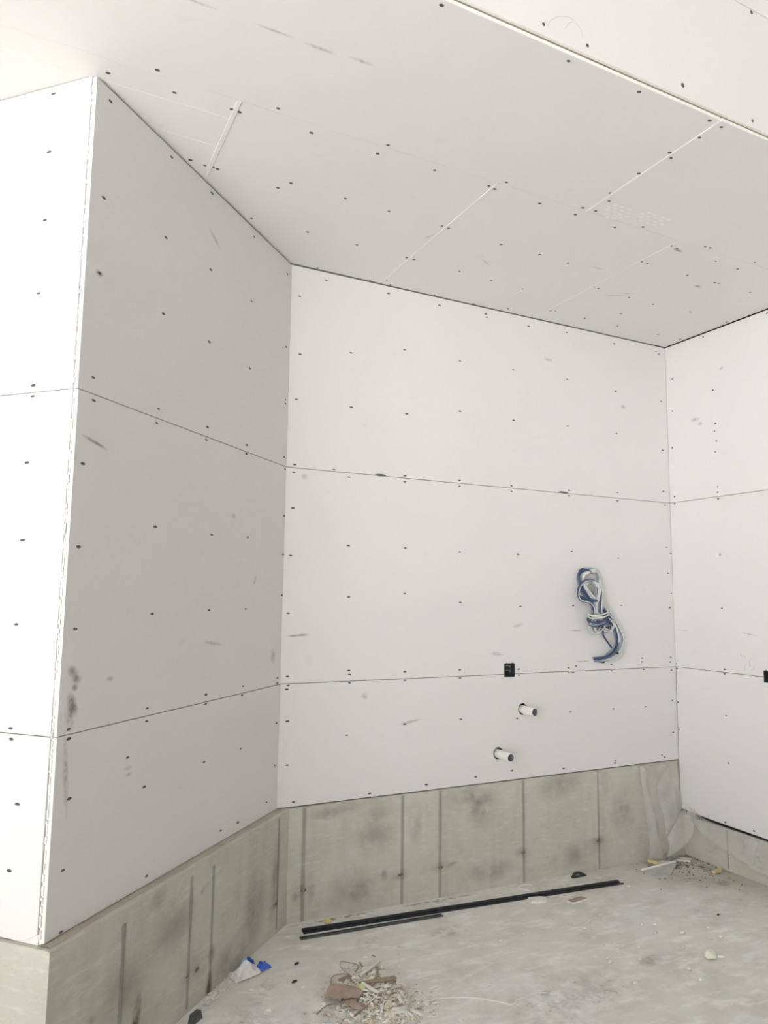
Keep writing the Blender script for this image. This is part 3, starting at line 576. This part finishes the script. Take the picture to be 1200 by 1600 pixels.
# ---------------------------------------------------------------- plastic vapour sheet in the corner
def poly_mat():
    m, nt, b, out = new_mat('clear_plastic_film'); tc = N(nt, 'ShaderNodeTexCoord')
    b.inputs['Base Color'].default_value = (.88, .87, .83, 1); b.inputs['Roughness'].default_value = .16; b.inputs['IOR'].default_value = 1.6
    f = noise_n(nt, tc.outputs['Object'], 9, 5, .6); bump(nt, f, b, .8, .03)
    a = ramp(nt, noise_n(nt, tc.outputs['Object'], 5, 3), [(.3, (.14,)*3), (.7, (.30,)*3)])
    nt.links.new(a, b.inputs['Alpha']); return m
POLY = poly_mat()
def film(name, parent, rows, smooth=True, k=5):
    """rows: list of polylines (same count) in world space, top to bottom"""
    G_ = [smooth_path(r, k) for r in rows]; nc = len(G_[0])
    cols = [smooth_path([g[i] for g in G_], 4) for i in range(nc)]; nr = len(cols[0])
    V = []
    for i in range(nc):
        for j in range(nr):
            p = cols[i][j]; q = noise.noise(p*9)*.006+noise.noise(p*24)*.0025
            V.append(p+Vector((-q*.7, -q, 0)))
    F = [(i*nr+j, (i+1)*nr+j, (i+1)*nr+j+1, i*nr+j+1) for i in range(nc-1) for j in range(nr-1)]
    o = mesh_obj(name, V, F, POLY, parent, smooth=smooth)
    md = o.modifiers.new('film', 'SOLIDIFY'); md.thickness = .0004
    return o
pl = empty('plastic_sheet', (W-.05, -.05, fz(W)))
ip = -Vector((W-.05, -.05, fz(W)))
def rel(rows): return [[Vector(p)+ip for p in r] for r in rows]
film('hanging_film', pl, rel([
    [(2.655, -.004, .612), (2.80, -.006, .612), (2.92, -.006, .612), (3.02, -.010, .612)],
    [(2.668, -.014, .44), (2.80, -.012, .45), (2.92, -.016, .45), (3.025, -.022, .45)],
    [(2.69, -.022, .25), (2.80, -.030, .28), (2.92, -.030, .30), (3.03, -.035, .32)],
    [(2.705, -.030, .12), (2.78, -.040, .15), (2.88, -.042, .18), (2.98, -.045, .24)],
    [(2.675, -.045, fz(2.67)+.008), (2.75, -.055, fz(2.75)+.006), (2.82, -.052, .01), (2.90, -.052, .06)]]))
film('corner_film', pl, rel([
    [(2.86, -.050, .12), (2.94, -.055, .22), (3.01, -.050, .285), (3.032, -.075, .285), (3.040, -.110, .290)],
    [(2.86, -.062, .06), (2.94, -.078, .14), (3.00, -.085, .19), (3.035, -.105, .21), (3.044, -.118, .255)],
    [(2.83, -.062, .0), (2.90, -.090, .035), (2.975, -.110, .085), (3.028, -.122, .150), (3.046, -.124, .220)]]))
film('base_film', pl, rel([
    [(3.036, -.100, .325), (3.044, -.20, .272), (3.056, -.35, .252), (3.058, -.55, .250), (3.060, -.80, .246), (3.060, -1.2, .245)],
    [(3.036, -.108, .270), (3.044, -.20, .215), (3.056, -.35, .20), (3.050, -.55, .20), (3.060, -.80, .19), (3.05, -1.2, .19)],
    [(3.036, -.118, .222), (3.040, -.21, .165), (3.048, -.35, .11), (3.056, -.52, .06), (3.04, -.80, .02), (3.03, -1.2, -.01)]]))
film('fold_band', pl, rel([
    [(2.655, -.010, .612), (2.675, -.012, .612), (2.70, -.010, .612)], [(2.668, -.020, .44), (2.70, -.030, .45), (2.735, -.016, .45)],
    [(2.70, -.034, .25), (2.745, -.045, .25), (2.78, -.034, .25)], [(2.71, -.042, .10), (2.75, -.055, .10), (2.79, -.046, .10)], [(2.672, -.050, fz(2.67)+.01), (2.735, -.066, fz(2.7)+.008), (2.80, -.058, fz(2.8)+.01)]]))
film('fold_band', pl, rel([
    [(2.80, -.020, .46), (2.86, -.026, .55), (2.93, -.014, .60)], [(2.83, -.034, .30), (2.89, -.042, .36), (2.96, -.030, .43)], [(2.85, -.050, .14), (2.90, -.056, .20), (2.97, -.046, .28)]]))
film('fold_band', pl, rel([
    [(3.020, -.080, .335), (3.026, -.105, .345), (3.036, -.135, .320)], [(3.016, -.090, .285), (3.022, -.115, .280), (3.036, -.150, .262)], [(3.020, -.108, .225), (3.030, -.124, .218), (3.036, -.165, .200)]]))
film('fold_band', pl, rel([
    [(3.050, -.52, .24), (3.034, -.56, .24), (3.050, -.62, .24)], [(3.046, -.50, .14), (3.030, -.54, .15), (3.046, -.60, .15)], [(3.044, -.46, .085), (3.032, -.50, .08), (3.044, -.58, .07)]]))
V, F = tube_vf(smooth_path([Vector(p)+ip for p in ((2.83, -.064, .0), (2.90, -.092, .035), (2.975, -.112, .085), (3.026, -.124, .150), (3.036, -.124, .220))], 6), .003, 6)
mesh_obj('film_hem', V, F, POLY, pl, smooth=True)
V, F = tube_vf(smooth_path([Vector(p)+ip for p in ((3.030, -.102, .325), (3.026, -.110, .275), (3.034, -.118, .225), (3.034, -.21, .165), (3.042, -.35, .11), (3.050, -.52, .06), (3.034, -.80, .02))], 6), .0035, 6)
mesh_obj('film_hem', V, F, POLY, pl, smooth=True)
tag(pl, 'clear crumpled plastic sheeting hanging in the back right corner', 'plastic sheet')

# ---------------------------------------------------------------- scraps on the slab
FOAM = plain('yellow_foam', (.78, .66, .34), .9, .14, 30, bump_s=.5); CREAM = plain('cream_foam', (.90, .87, .74), .9, .08, 40, bump_s=.4)
KRAFT = plain('brown_kraft_paper', (.42, .31, .26), .85, .2, 18); WHT = plain('white_scrap', (.80, .785, .75), .85, .06, 30); GREY = plain('grey_gypsum_scrap', (.52, .52, .50), .85, .12, 24, bump_s=.4)
def blob(name, x, y, r, mat, seed, flat=.7, label=None, cat=None, group=None, n=(8, 6), stretch=(1, 1), rz=0):
    V = []; F = []; a, b = n
    for i in range(b+1):
        t = math.pi*i/b
        for k in range(a):
            p = 2*math.pi*k/a; d = Vector((math.sin(t)*math.cos(p), math.sin(t)*math.sin(p), math.cos(t)))
            q = r*(1+.35*noise.noise(d*1.7+Vector((seed, 0, 0)))); v = d*q; v.x *= stretch[0]; v.y *= stretch[1]; v.z = max(v.z*flat, -r*flat*.7); V.append(v)
    z0 = min(v.z for v in V)
    for v in V: v.z -= z0
    for i in range(b):
        for k in range(a): F.append((i*a+k, (i+1)*a+k, (i+1)*a+(k+1) % a, i*a+(k+1) % a))
    o = mesh_obj(name, V, F, mat, smooth=True); o.location = (x, y, fz(x)+.001); o.rotation_euler.z = rz
    return tag(o, label, cat, group)
def board_scrap(name, x, y, w, d, h, rz, label, face=WHT, core=GYPSUM, tilt=0, cat='scrap', jag=.12):
    """broken piece of plasterboard: core slab with a paper face"""
    root = empty(name, (x, y, fz(x)+.001)); root.rotation_euler = (tilt, 0, rz)
    pts = []
    for i in range(10):
        a = 2*math.pi*i/10; cx = max(-1, min(1, 1.5*math.cos(a))); cy = max(-1, min(1, 1.5*math.sin(a)))
        pts.append((cx*w/2*(1+R.uniform(-jag, jag)), cy*d/2*(1+R.uniform(-jag, jag))))
    n = len(pts); dz = abs(math.sin(tilt))*d/2
    V = [(a, b, dz) for a, b in pts]+[(a*.97, b*.97, h*.85+dz) for a, b in pts]
    mesh_obj('gypsum_core', V, [tuple(range(n))[::-1], tuple(range(n, 2*n))]+[(i, (i+1) % n, n+(i+1) % n, n+i) for i in range(n)], core, root)
    V = [(a*.985, b*.985, h*.85+dz) for a, b in pts]+[(a*.985, b*.985, h+dz) for a, b in pts]
    mesh_obj('paper_face', V, [tuple(range(n))[::-1], tuple(range(n, 2*n))]+[(i, (i+1) % n, n+(i+1) % n, n+i) for i in range(n)], face, root)
    return tag(root, label, cat)
def stick(name, a, b, w, h, mat, label, cat, za=0, zb=0, bend=0, group=None):
    A = Vector((a[0], a[1], fz(a[0])+h/2+za)); B = Vector((b[0], b[1], fz(b[0])+h/2+zb)); mid = (A+B)/2
    s = (B-A).cross(Vector((0, 0, 1))).normalized(); P = smooth_path([A, mid+s*bend, B], 5)
    base = Vector((mid.x, mid.y, min(A.z, B.z)-h/2)); V = []; F = []
    for i, p in enumerate(P):
        k = 1+.10*noise.noise(p*30); V += [p-base+s*(c*w/2*k)+Vector((0, 0, e*h/2*k)) for c, e in ((-1, -.7), (0, -1), (1, -.7), (1, .7), (0, 1), (-1, .7))]
    for i in range(len(P)-1):
        for k in range(6): F.append((i*6+k, i*6+(k+1) % 6, (i+1)*6+(k+1) % 6, (i+1)*6+k))
    F += [tuple(range(6))[::-1], tuple(range(len(V)-6, len(V)))]
    o = mesh_obj(name, V, F, mat); o.location = base; return tag(o, label, cat, group)
blob('foam_lump', .284, -.062, .020, FOAM, 1, .85, 'small round yellow foam lump against the concrete base', 'foam', n=(12, 8))
stick('foam_strip', (2.655, -.060), (2.735, -.135), .028, .020, FOAM, 'straight yellow foam strip lying by the back wall near the plastic', 'foam', .022, .0)
stick('foam_strip', (2.955, -.345), (3.070, -.300), .026, .020, FOAM, 'bent yellow foam strip on the slab near the right wall', 'foam', 0, 0, .016)
board_scrap('board_scrap', 2.785, -.075, .115, .035, .012, -.55, 'thin white scrap lying beside the yellow strip under the plastic')
board_scrap('board_scrap', 1.548, -.262, .105, .060, .014, -.30, 'white block of board scrap touching the long black trim')
board_scrap('board_scrap', 1.772, -.350, .125, .045, .010, .10, 'scrap of board with brown paper face lying beyond the black trim', KRAFT)
board_scrap('board_scrap', 3.02, -.055, .090, .045, .010, -.75, 'brown faced board scrap in the far right corner', KRAFT)
board_scrap('board_scrap', 2.955, -.095, .085, .028, .009, -.6, 'narrow cream board scrap lying in front of the brown faced corner scrap', CREAM)
# pale wedge-shaped shard with turned-up edge
sh = empty('gypsum_shard', (2.64, -.19, fz(2.64)+.001))
pv = [(-.13, .054, .002), (-.135, .030, 0), (-.125, -.058, 0), (.028, -.060, 0), (.195, .040, .006), (.20, .054, .010)]
V = [Vector(p) for p in pv]+[Vector((p[0]*.98, p[1]*.96, p[2]+.009)) for p in pv]; n = len(pv)
mesh_obj('shard_slab', V, [tuple(range(n))[::-1], tuple(range(n, 2*n))]+[(i, (i+1) % n, n+(i+1) % n, n+i) for i in range(n)], GREY, sh)
V = [(-.13, .046, .010), (.19, .048, .016), (.20, .056, .026), (-.13, .054, .018)]; V += [(a, b+.004, c+.001) for a, b, c in V]
mesh_obj('shard_rim', V, [(0, 1, 2, 3), (7, 6, 5, 4), (0, 4, 5, 1), (1, 5, 6, 2), (2, 6, 7, 3), (3, 7, 4, 0)], WHT, sh)
tag(sh, 'large pale grey wedge of broken board in front of the plastic', 'scrap')
# black clip
cl = empty('black_clip', (2.05, -.045, fz(2.05)+.001))
tube('clip_arch', [(-.040, .0, .006), (-.034, .0, .018), (-.012, 0, .024), (.015, 0, .020), (.045, -.01, .007)], [.0085]*21, TIE, cl, 6, 5)
v, f = box_vf(-.05, .06, -.014, .010, 0, .006); mesh_obj('clip_foot', v, f, TIE, cl)
tag(cl, 'small black plastic clip on the slab beyond the long trim', 'clip')
# foam chunk and crumbs
fc = blob('foam_chunk', 1.920, -1.172, .030, CREAM, 5, .75, None, None, n=(12, 8), stretch=(1.15, .8))
fc2 = blob('foam_tail', 0, 0, .012, CREAM, 9, .6, n=(8, 6), stretch=(2.4, .7), rz=-.5); fc2.parent = fc; fc2.location = (.046, -.02, 0)
tag(fc, 'largest cream foam chunk on the slab at right', 'foam')
BIGL = {13: 'cream crumb on the slab above and left of the largest foam chunk', 15: 'cream crumb on the slab just behind the largest foam chunk', 24: 'cream crumb lying alone midway across the slab', 26: 'cream crumb on the slab just in front of the largest foam chunk'}
for i, (x, y) in enumerate(CHIPS):
    big = i in (13, 15, 24, 26)
    blob('foam_crumb', x, min(y, -.03), R.uniform(.011, .014) if big else R.uniform(.0055, .0095), CREAM if i % 4 else WHT, i, .55,
         BIGL.get(i, 'tiny pale crumb scattered on the concrete slab'), 'crumb', 'pale crumbs on the slab', (7, 5), (R.uniform(1, 1.9), R.uniform(.7, 1)), R.uniform(-.6, .6))
for x, y, r, lb in ((2.407, -.824, .008, 'tiny black bit on the slab at far right'), (-.087, -.573, .010, 'small black bit on the slab left of the debris pile'), (-.02, -.42, .009, 'small dark bit between the black trim and the debris pile')):
    blob('black_bit', x, y, r, TIE, r*900, .5, lb, 'debris', None, (7, 5), (1.7, .8), .4)
v, f = box_vf(-.030, .030, -.015, .015, 0, .034)
bk = mesh_obj('black_block', [(x*(1-.25*(z > .01)), y*(1-.25*(z > .01)), z) for x, y, z in v], f, BLKD); bk.location = (-.565, -.705, fz(-.565)+.001); bk.rotation_euler.z = .7
tag(bk, 'dark little block at the foot of the angled concrete base', 'debris')
# plastic wrapper with blue print
WRAP = plain('wrapper_film', (.80, .79, .77), .3, .1, 20); WBL = plain('wrapper_blue', (.05, .12, .55), .35, .2, 20); WLB = plain('wrapper_sky_blue', (.35, .62, .82), .35, .15, 20)
wr = empty('plastic_wrapper', (-.25, -.40, fz(-.25)+.001))
def crumple(name, x0, x1, y0, y1, hz, mat, seed, n=9):
    V = []; F = []
    for i in range(n+1):
        for j in range(n+1):
            s, t = i/n, j/n; p = Vector((x0+(x1-x0)*s, y0+(y1-y0)*t, 0)); q = noise.noise(Vector((s*3.1, t*3.3, seed)))
            V.append((p.x+.012*noise.noise(Vector((s*5, t*5, seed+9))), p.y+.012*noise.noise(Vector((s*5, t*5, seed+4))), max(.001, hz*math.sin(math.pi*min(1, max(0, s)))*math.sin(math.pi*t)*(.9+q)+.004)))
    for i in range(n):
        for j in range(n): F.append((i*(n+1)+j, (i+1)*(n+1)+j, (i+1)*(n+1)+j+1, i*(n+1)+j+1))
    o = mesh_obj(name, V, F, mat, wr); md = o.modifiers.new('t', 'SOLIDIFY'); md.thickness = .0012; return o
crumple('wrapper_film', -.10, .045, -.055, .045, .040, WRAP, 1)
crumple('printed_band', .0, .048, -.005, .060, .045, WBL, 2); crumple('printed_band', .035, .098, -.045, .012, .030, WBL, 3); crumple('printed_stripe', -.018, .012, .010, .055, .050, WLB, 4)
wr.rotation_euler.z = .3
tag(wr, 'crumpled clear wrapper with bright blue print beside the angled base', 'wrapper')
vv = []; ff = []
for i in range(160):
    x = min(3.07, 2.86+R.gauss(0, .18)); y = min(-.02, -.20+R.gauss(0, .15)); r = abs(R.gauss(0, .0022))+.0012
    v, f = box_vf(-r*1.5, r*1.5, -r, r, 0, r*.8); a = R.uniform(0, 3.1); s = len(vv)
    vv += [(x+p[0]*math.cos(a)-p[1]*math.sin(a), y+p[0]*math.sin(a)+p[1]*math.cos(a), fz(x)+.001+p[2]) for p in v]; ff += [tuple(k+s for k in q) for q in f]
tag(mesh_obj('dirt_crumbs', vv, ff, plain('dark_dirt', (.26, .21, .165), .95, .3, 60)), 'scatter of dark dirt crumbs on the slab in the far right corner', 'debris', kind='stuff')
# plaster crumbs swept along the foot of the angled wall
vv = []; ff = []
for i in range(70):
    t = R.random(); x = -.50+.12*t+R.gauss(0, .02); y = x*1.0-.085+R.gauss(0, .015)-abs(R.gauss(0, .012)); r = R.uniform(.003, .010)
    v, f = box_vf(-r, r, -r*.7, r*.7, 0, r*.8); a = R.uniform(0, 3.1); s = len(vv)
    vv += [(x+p[0]*math.cos(a)-p[1]*math.sin(a), y+p[0]*math.sin(a)+p[1]*math.cos(a), fz(x)+.001+p[2]) for p in v]; ff += [tuple(k+s for k in q) for q in f]
tag(mesh_obj('plaster_crumbs', vv, ff, WHT), 'line of white plaster crumbs along the foot of the angled base', 'debris', kind='stuff')

# debris pile -----------------------------------------------------------------
SAW = plain('sawdust_tan', (.62, .53, .40), .95, .15, 50); OLIVE = plain('yellow_green_foam', (.72, .72, .42), .9, .1, 40); TWIG = plain('brown_splinter', (.36, .28, .21), .9, .2, 30)
PALE = plain('pale_shaving', (.80, .77, .70), .9, .06, 40)
vv = []; ff = []; mi = []
for i in range(1500):
    if R.random() < .6: x = .20+R.gauss(0, .085); y = -.93+R.gauss(0, .075)-.10*(x-.2)
    else: x = .16+R.gauss(0, .09); y = -.74+R.gauss(0, .075)+.5*(x-.16)
    r = abs(R.gauss(0, .0055))+.0016; lx = r*R.uniform(.8, 2.4); d = math.hypot((x-.18)/.15, (y+.84)/.16); zz = fz(x)+.001+max(0, .018*(1-d))*R.random()
    a = R.uniform(0, 3.14); tl = R.uniform(-.4, .4); s = len(vv)
    for p in ((-lx, -r*.6, 0), (lx, -r*.5, 0), (lx*.8, r*.6, 0), (-lx*.9, r*.5, 0), (0, 0, r*.7)):
        vv.append((x+p[0]*math.cos(a)-p[1]*math.sin(a), y+p[0]*math.sin(a)+p[1]*math.cos(a), zz+p[2]+max(0, p[0]*tl)))
    ff += [(s+3, s+2, s+1, s), (s, s+1, s+4), (s+1, s+2, s+4), (s+2, s+3, s+4), (s+3, s, s+4)]; k = R.choice([0, 0, 0, 1, 1, 1, 2, 3, 1, 4]); mi += [k]*5
tag(mesh_obj('sawdust_pile', vv, ff, [SAW, PALE, TWIG, WHT, CREAM], mi=mi), 'swept heap of pale sawdust and crumbs in the foreground of the slab', 'debris', kind='stuff')
def shard_paper(x, y, pts, label, mat, h=.004, lift=.02, rz=0):
    n = len(pts); c = Vector((sum(p[0] for p in pts)/n, sum(p[1] for p in pts)/n))
    V = [(p[0], p[1], lift*(.4+.6*math.sin(i*1.9)**2)) for i, p in enumerate(pts)]; V = V+[(a, b, z+h) for a, b, z in V]+[(c.x, c.y, lift*1.2+h)]
    F = [tuple(range(n))[::-1]]+[(i, (i+1) % n, n+(i+1) % n, n+i) for i in range(n)]+[(n+i, n+(i+1) % n, 2*n) for i in range(n)]
    o = mesh_obj('paper_shard', V, F, mat); o.location = (x, y, fz(x)+.001); o.rotation_euler.z = rz; return tag(o, label, 'paper')
shard_paper(.055, -.775, [(-.075, .005), (-.02, -.055), (.06, -.065), (.10, -.03), (.05, .03), (.015, .095), (-.03, .06)], 'torn brown paper sheet on the debris pile, the largest brown piece', KRAFT, .003, .028)
shard_paper(.075, -.865, [(-.02, .05), (-.015, -.03), (.012, -.055), (.03, -.02), (.02, .045)], 'narrow torn brown paper tongue at the front of the debris pile', KRAFT, .003, .012)
shard_paper(.235, -.975, [(-.035, -.02), (.02, -.028), (.04, .012), (-.015, .03)], 'flat white paper scrap at the right of the debris pile', WHT, .003, .008)
stick('pale_stick', (.205, -.665), (.345, -.568), .016, .010, PALE, 'pale stick pointing up right from the top of the debris pile', 'stick', .012, .004)
stick('pale_stick', (.175, -.745), (.215, -.835), .014, .010, PALE, 'short pale stick lying across the middle of the debris pile', 'stick', .02, .01)
stick('brown_splinter', (.165, -.735), (.350, -.735), .022, .010, TWIG, 'long brown splinter lying crosswise on the debris pile', 'stick', .014, .006)
stick('brown_splinter', (.045, -.945), (.185, -.868), .008, .007, TWIG, 'thin brown splinter at the front of the debris pile', 'stick', .004, .010)
stick('brown_splinter', (.205, -.775), (.270, -.700), .014, .008, TWIG, 'short brown splinter standing off the right side of the pile', 'stick', .010, .010)
stick('brown_splinter', (.100, -.655), (.165, -.640), .014, .010, TWIG, 'dark short splinter at the left top of the debris pile', 'stick', .006, .006)
blob('foam_lump', .165, -.755, .022, OLIVE, 11, .7, 'yellow green foam lump in the middle of the debris pile', 'foam', n=(10, 7))
blob('foam_lump', .205, -.935, .013, OLIVE, 12, .6, 'small yellow green foam lump low on the debris pile', 'foam', n=(9, 6))
blob('cream_chip', .255, -.690, .014, CREAM, 14, .5, 'cream chip beside the pale stick on the debris pile', 'foam', n=(9, 6), stretch=(1.5, .8))
tube_o = tube('wire_loop', [(.165, -.62, fz(.16)+.006), (.155, -.545, fz(.15)+.010), (.175, -.505, fz(.17)+.012), (.205, -.520, fz(.2)+.010), (.24, -.56, fz(.24)+.008), (.20, -.61, fz(.2)+.006)], .0022, TWIG, None, 5, 6)
tag(tube_o, 'thin brown wire loop at the top of the debris pile', 'wire')
for i, (p, lb) in enumerate((([(.05, -.68), (.08, -.62), (.13, -.61), (.17, -.62)], 'thin curled shaving arching over the left of the pile'), ([(-.09, -.86), (-.03, -.83), (.03, -.84), (.09, -.82)], 'thin curled shaving trailing off the left of the pile'),
                             ([(.29, -.78), (.335, -.82), (.33, -.90), (.30, -.97)], 'thin pink brown shaving curving down the right side of the pile'))):
    o = tube('wood_shaving', [(x, y, fz(x)+.004+.008*(k in (1, 2))) for k, (x, y) in enumerate(p)], .0025, TWIG if i < 2 else SAW, None, 5, 6); tag(o, lb, 'shaving')
o = tube('white_string', [(x, y, fz(x)+.0036) for x, y in ((.411, -.951), (.49, -.972), (.571, -1.002), (.63, -1.04), (.682, -1.089), (.722, -1.129), (.77, -1.105), (.81, -1.105), (.87, -1.10), (.931, -1.11))], .0034, WHT, None, 6, 6)
tag(o, 'thin white string lying loosely on the slab right of the pile', 'string')
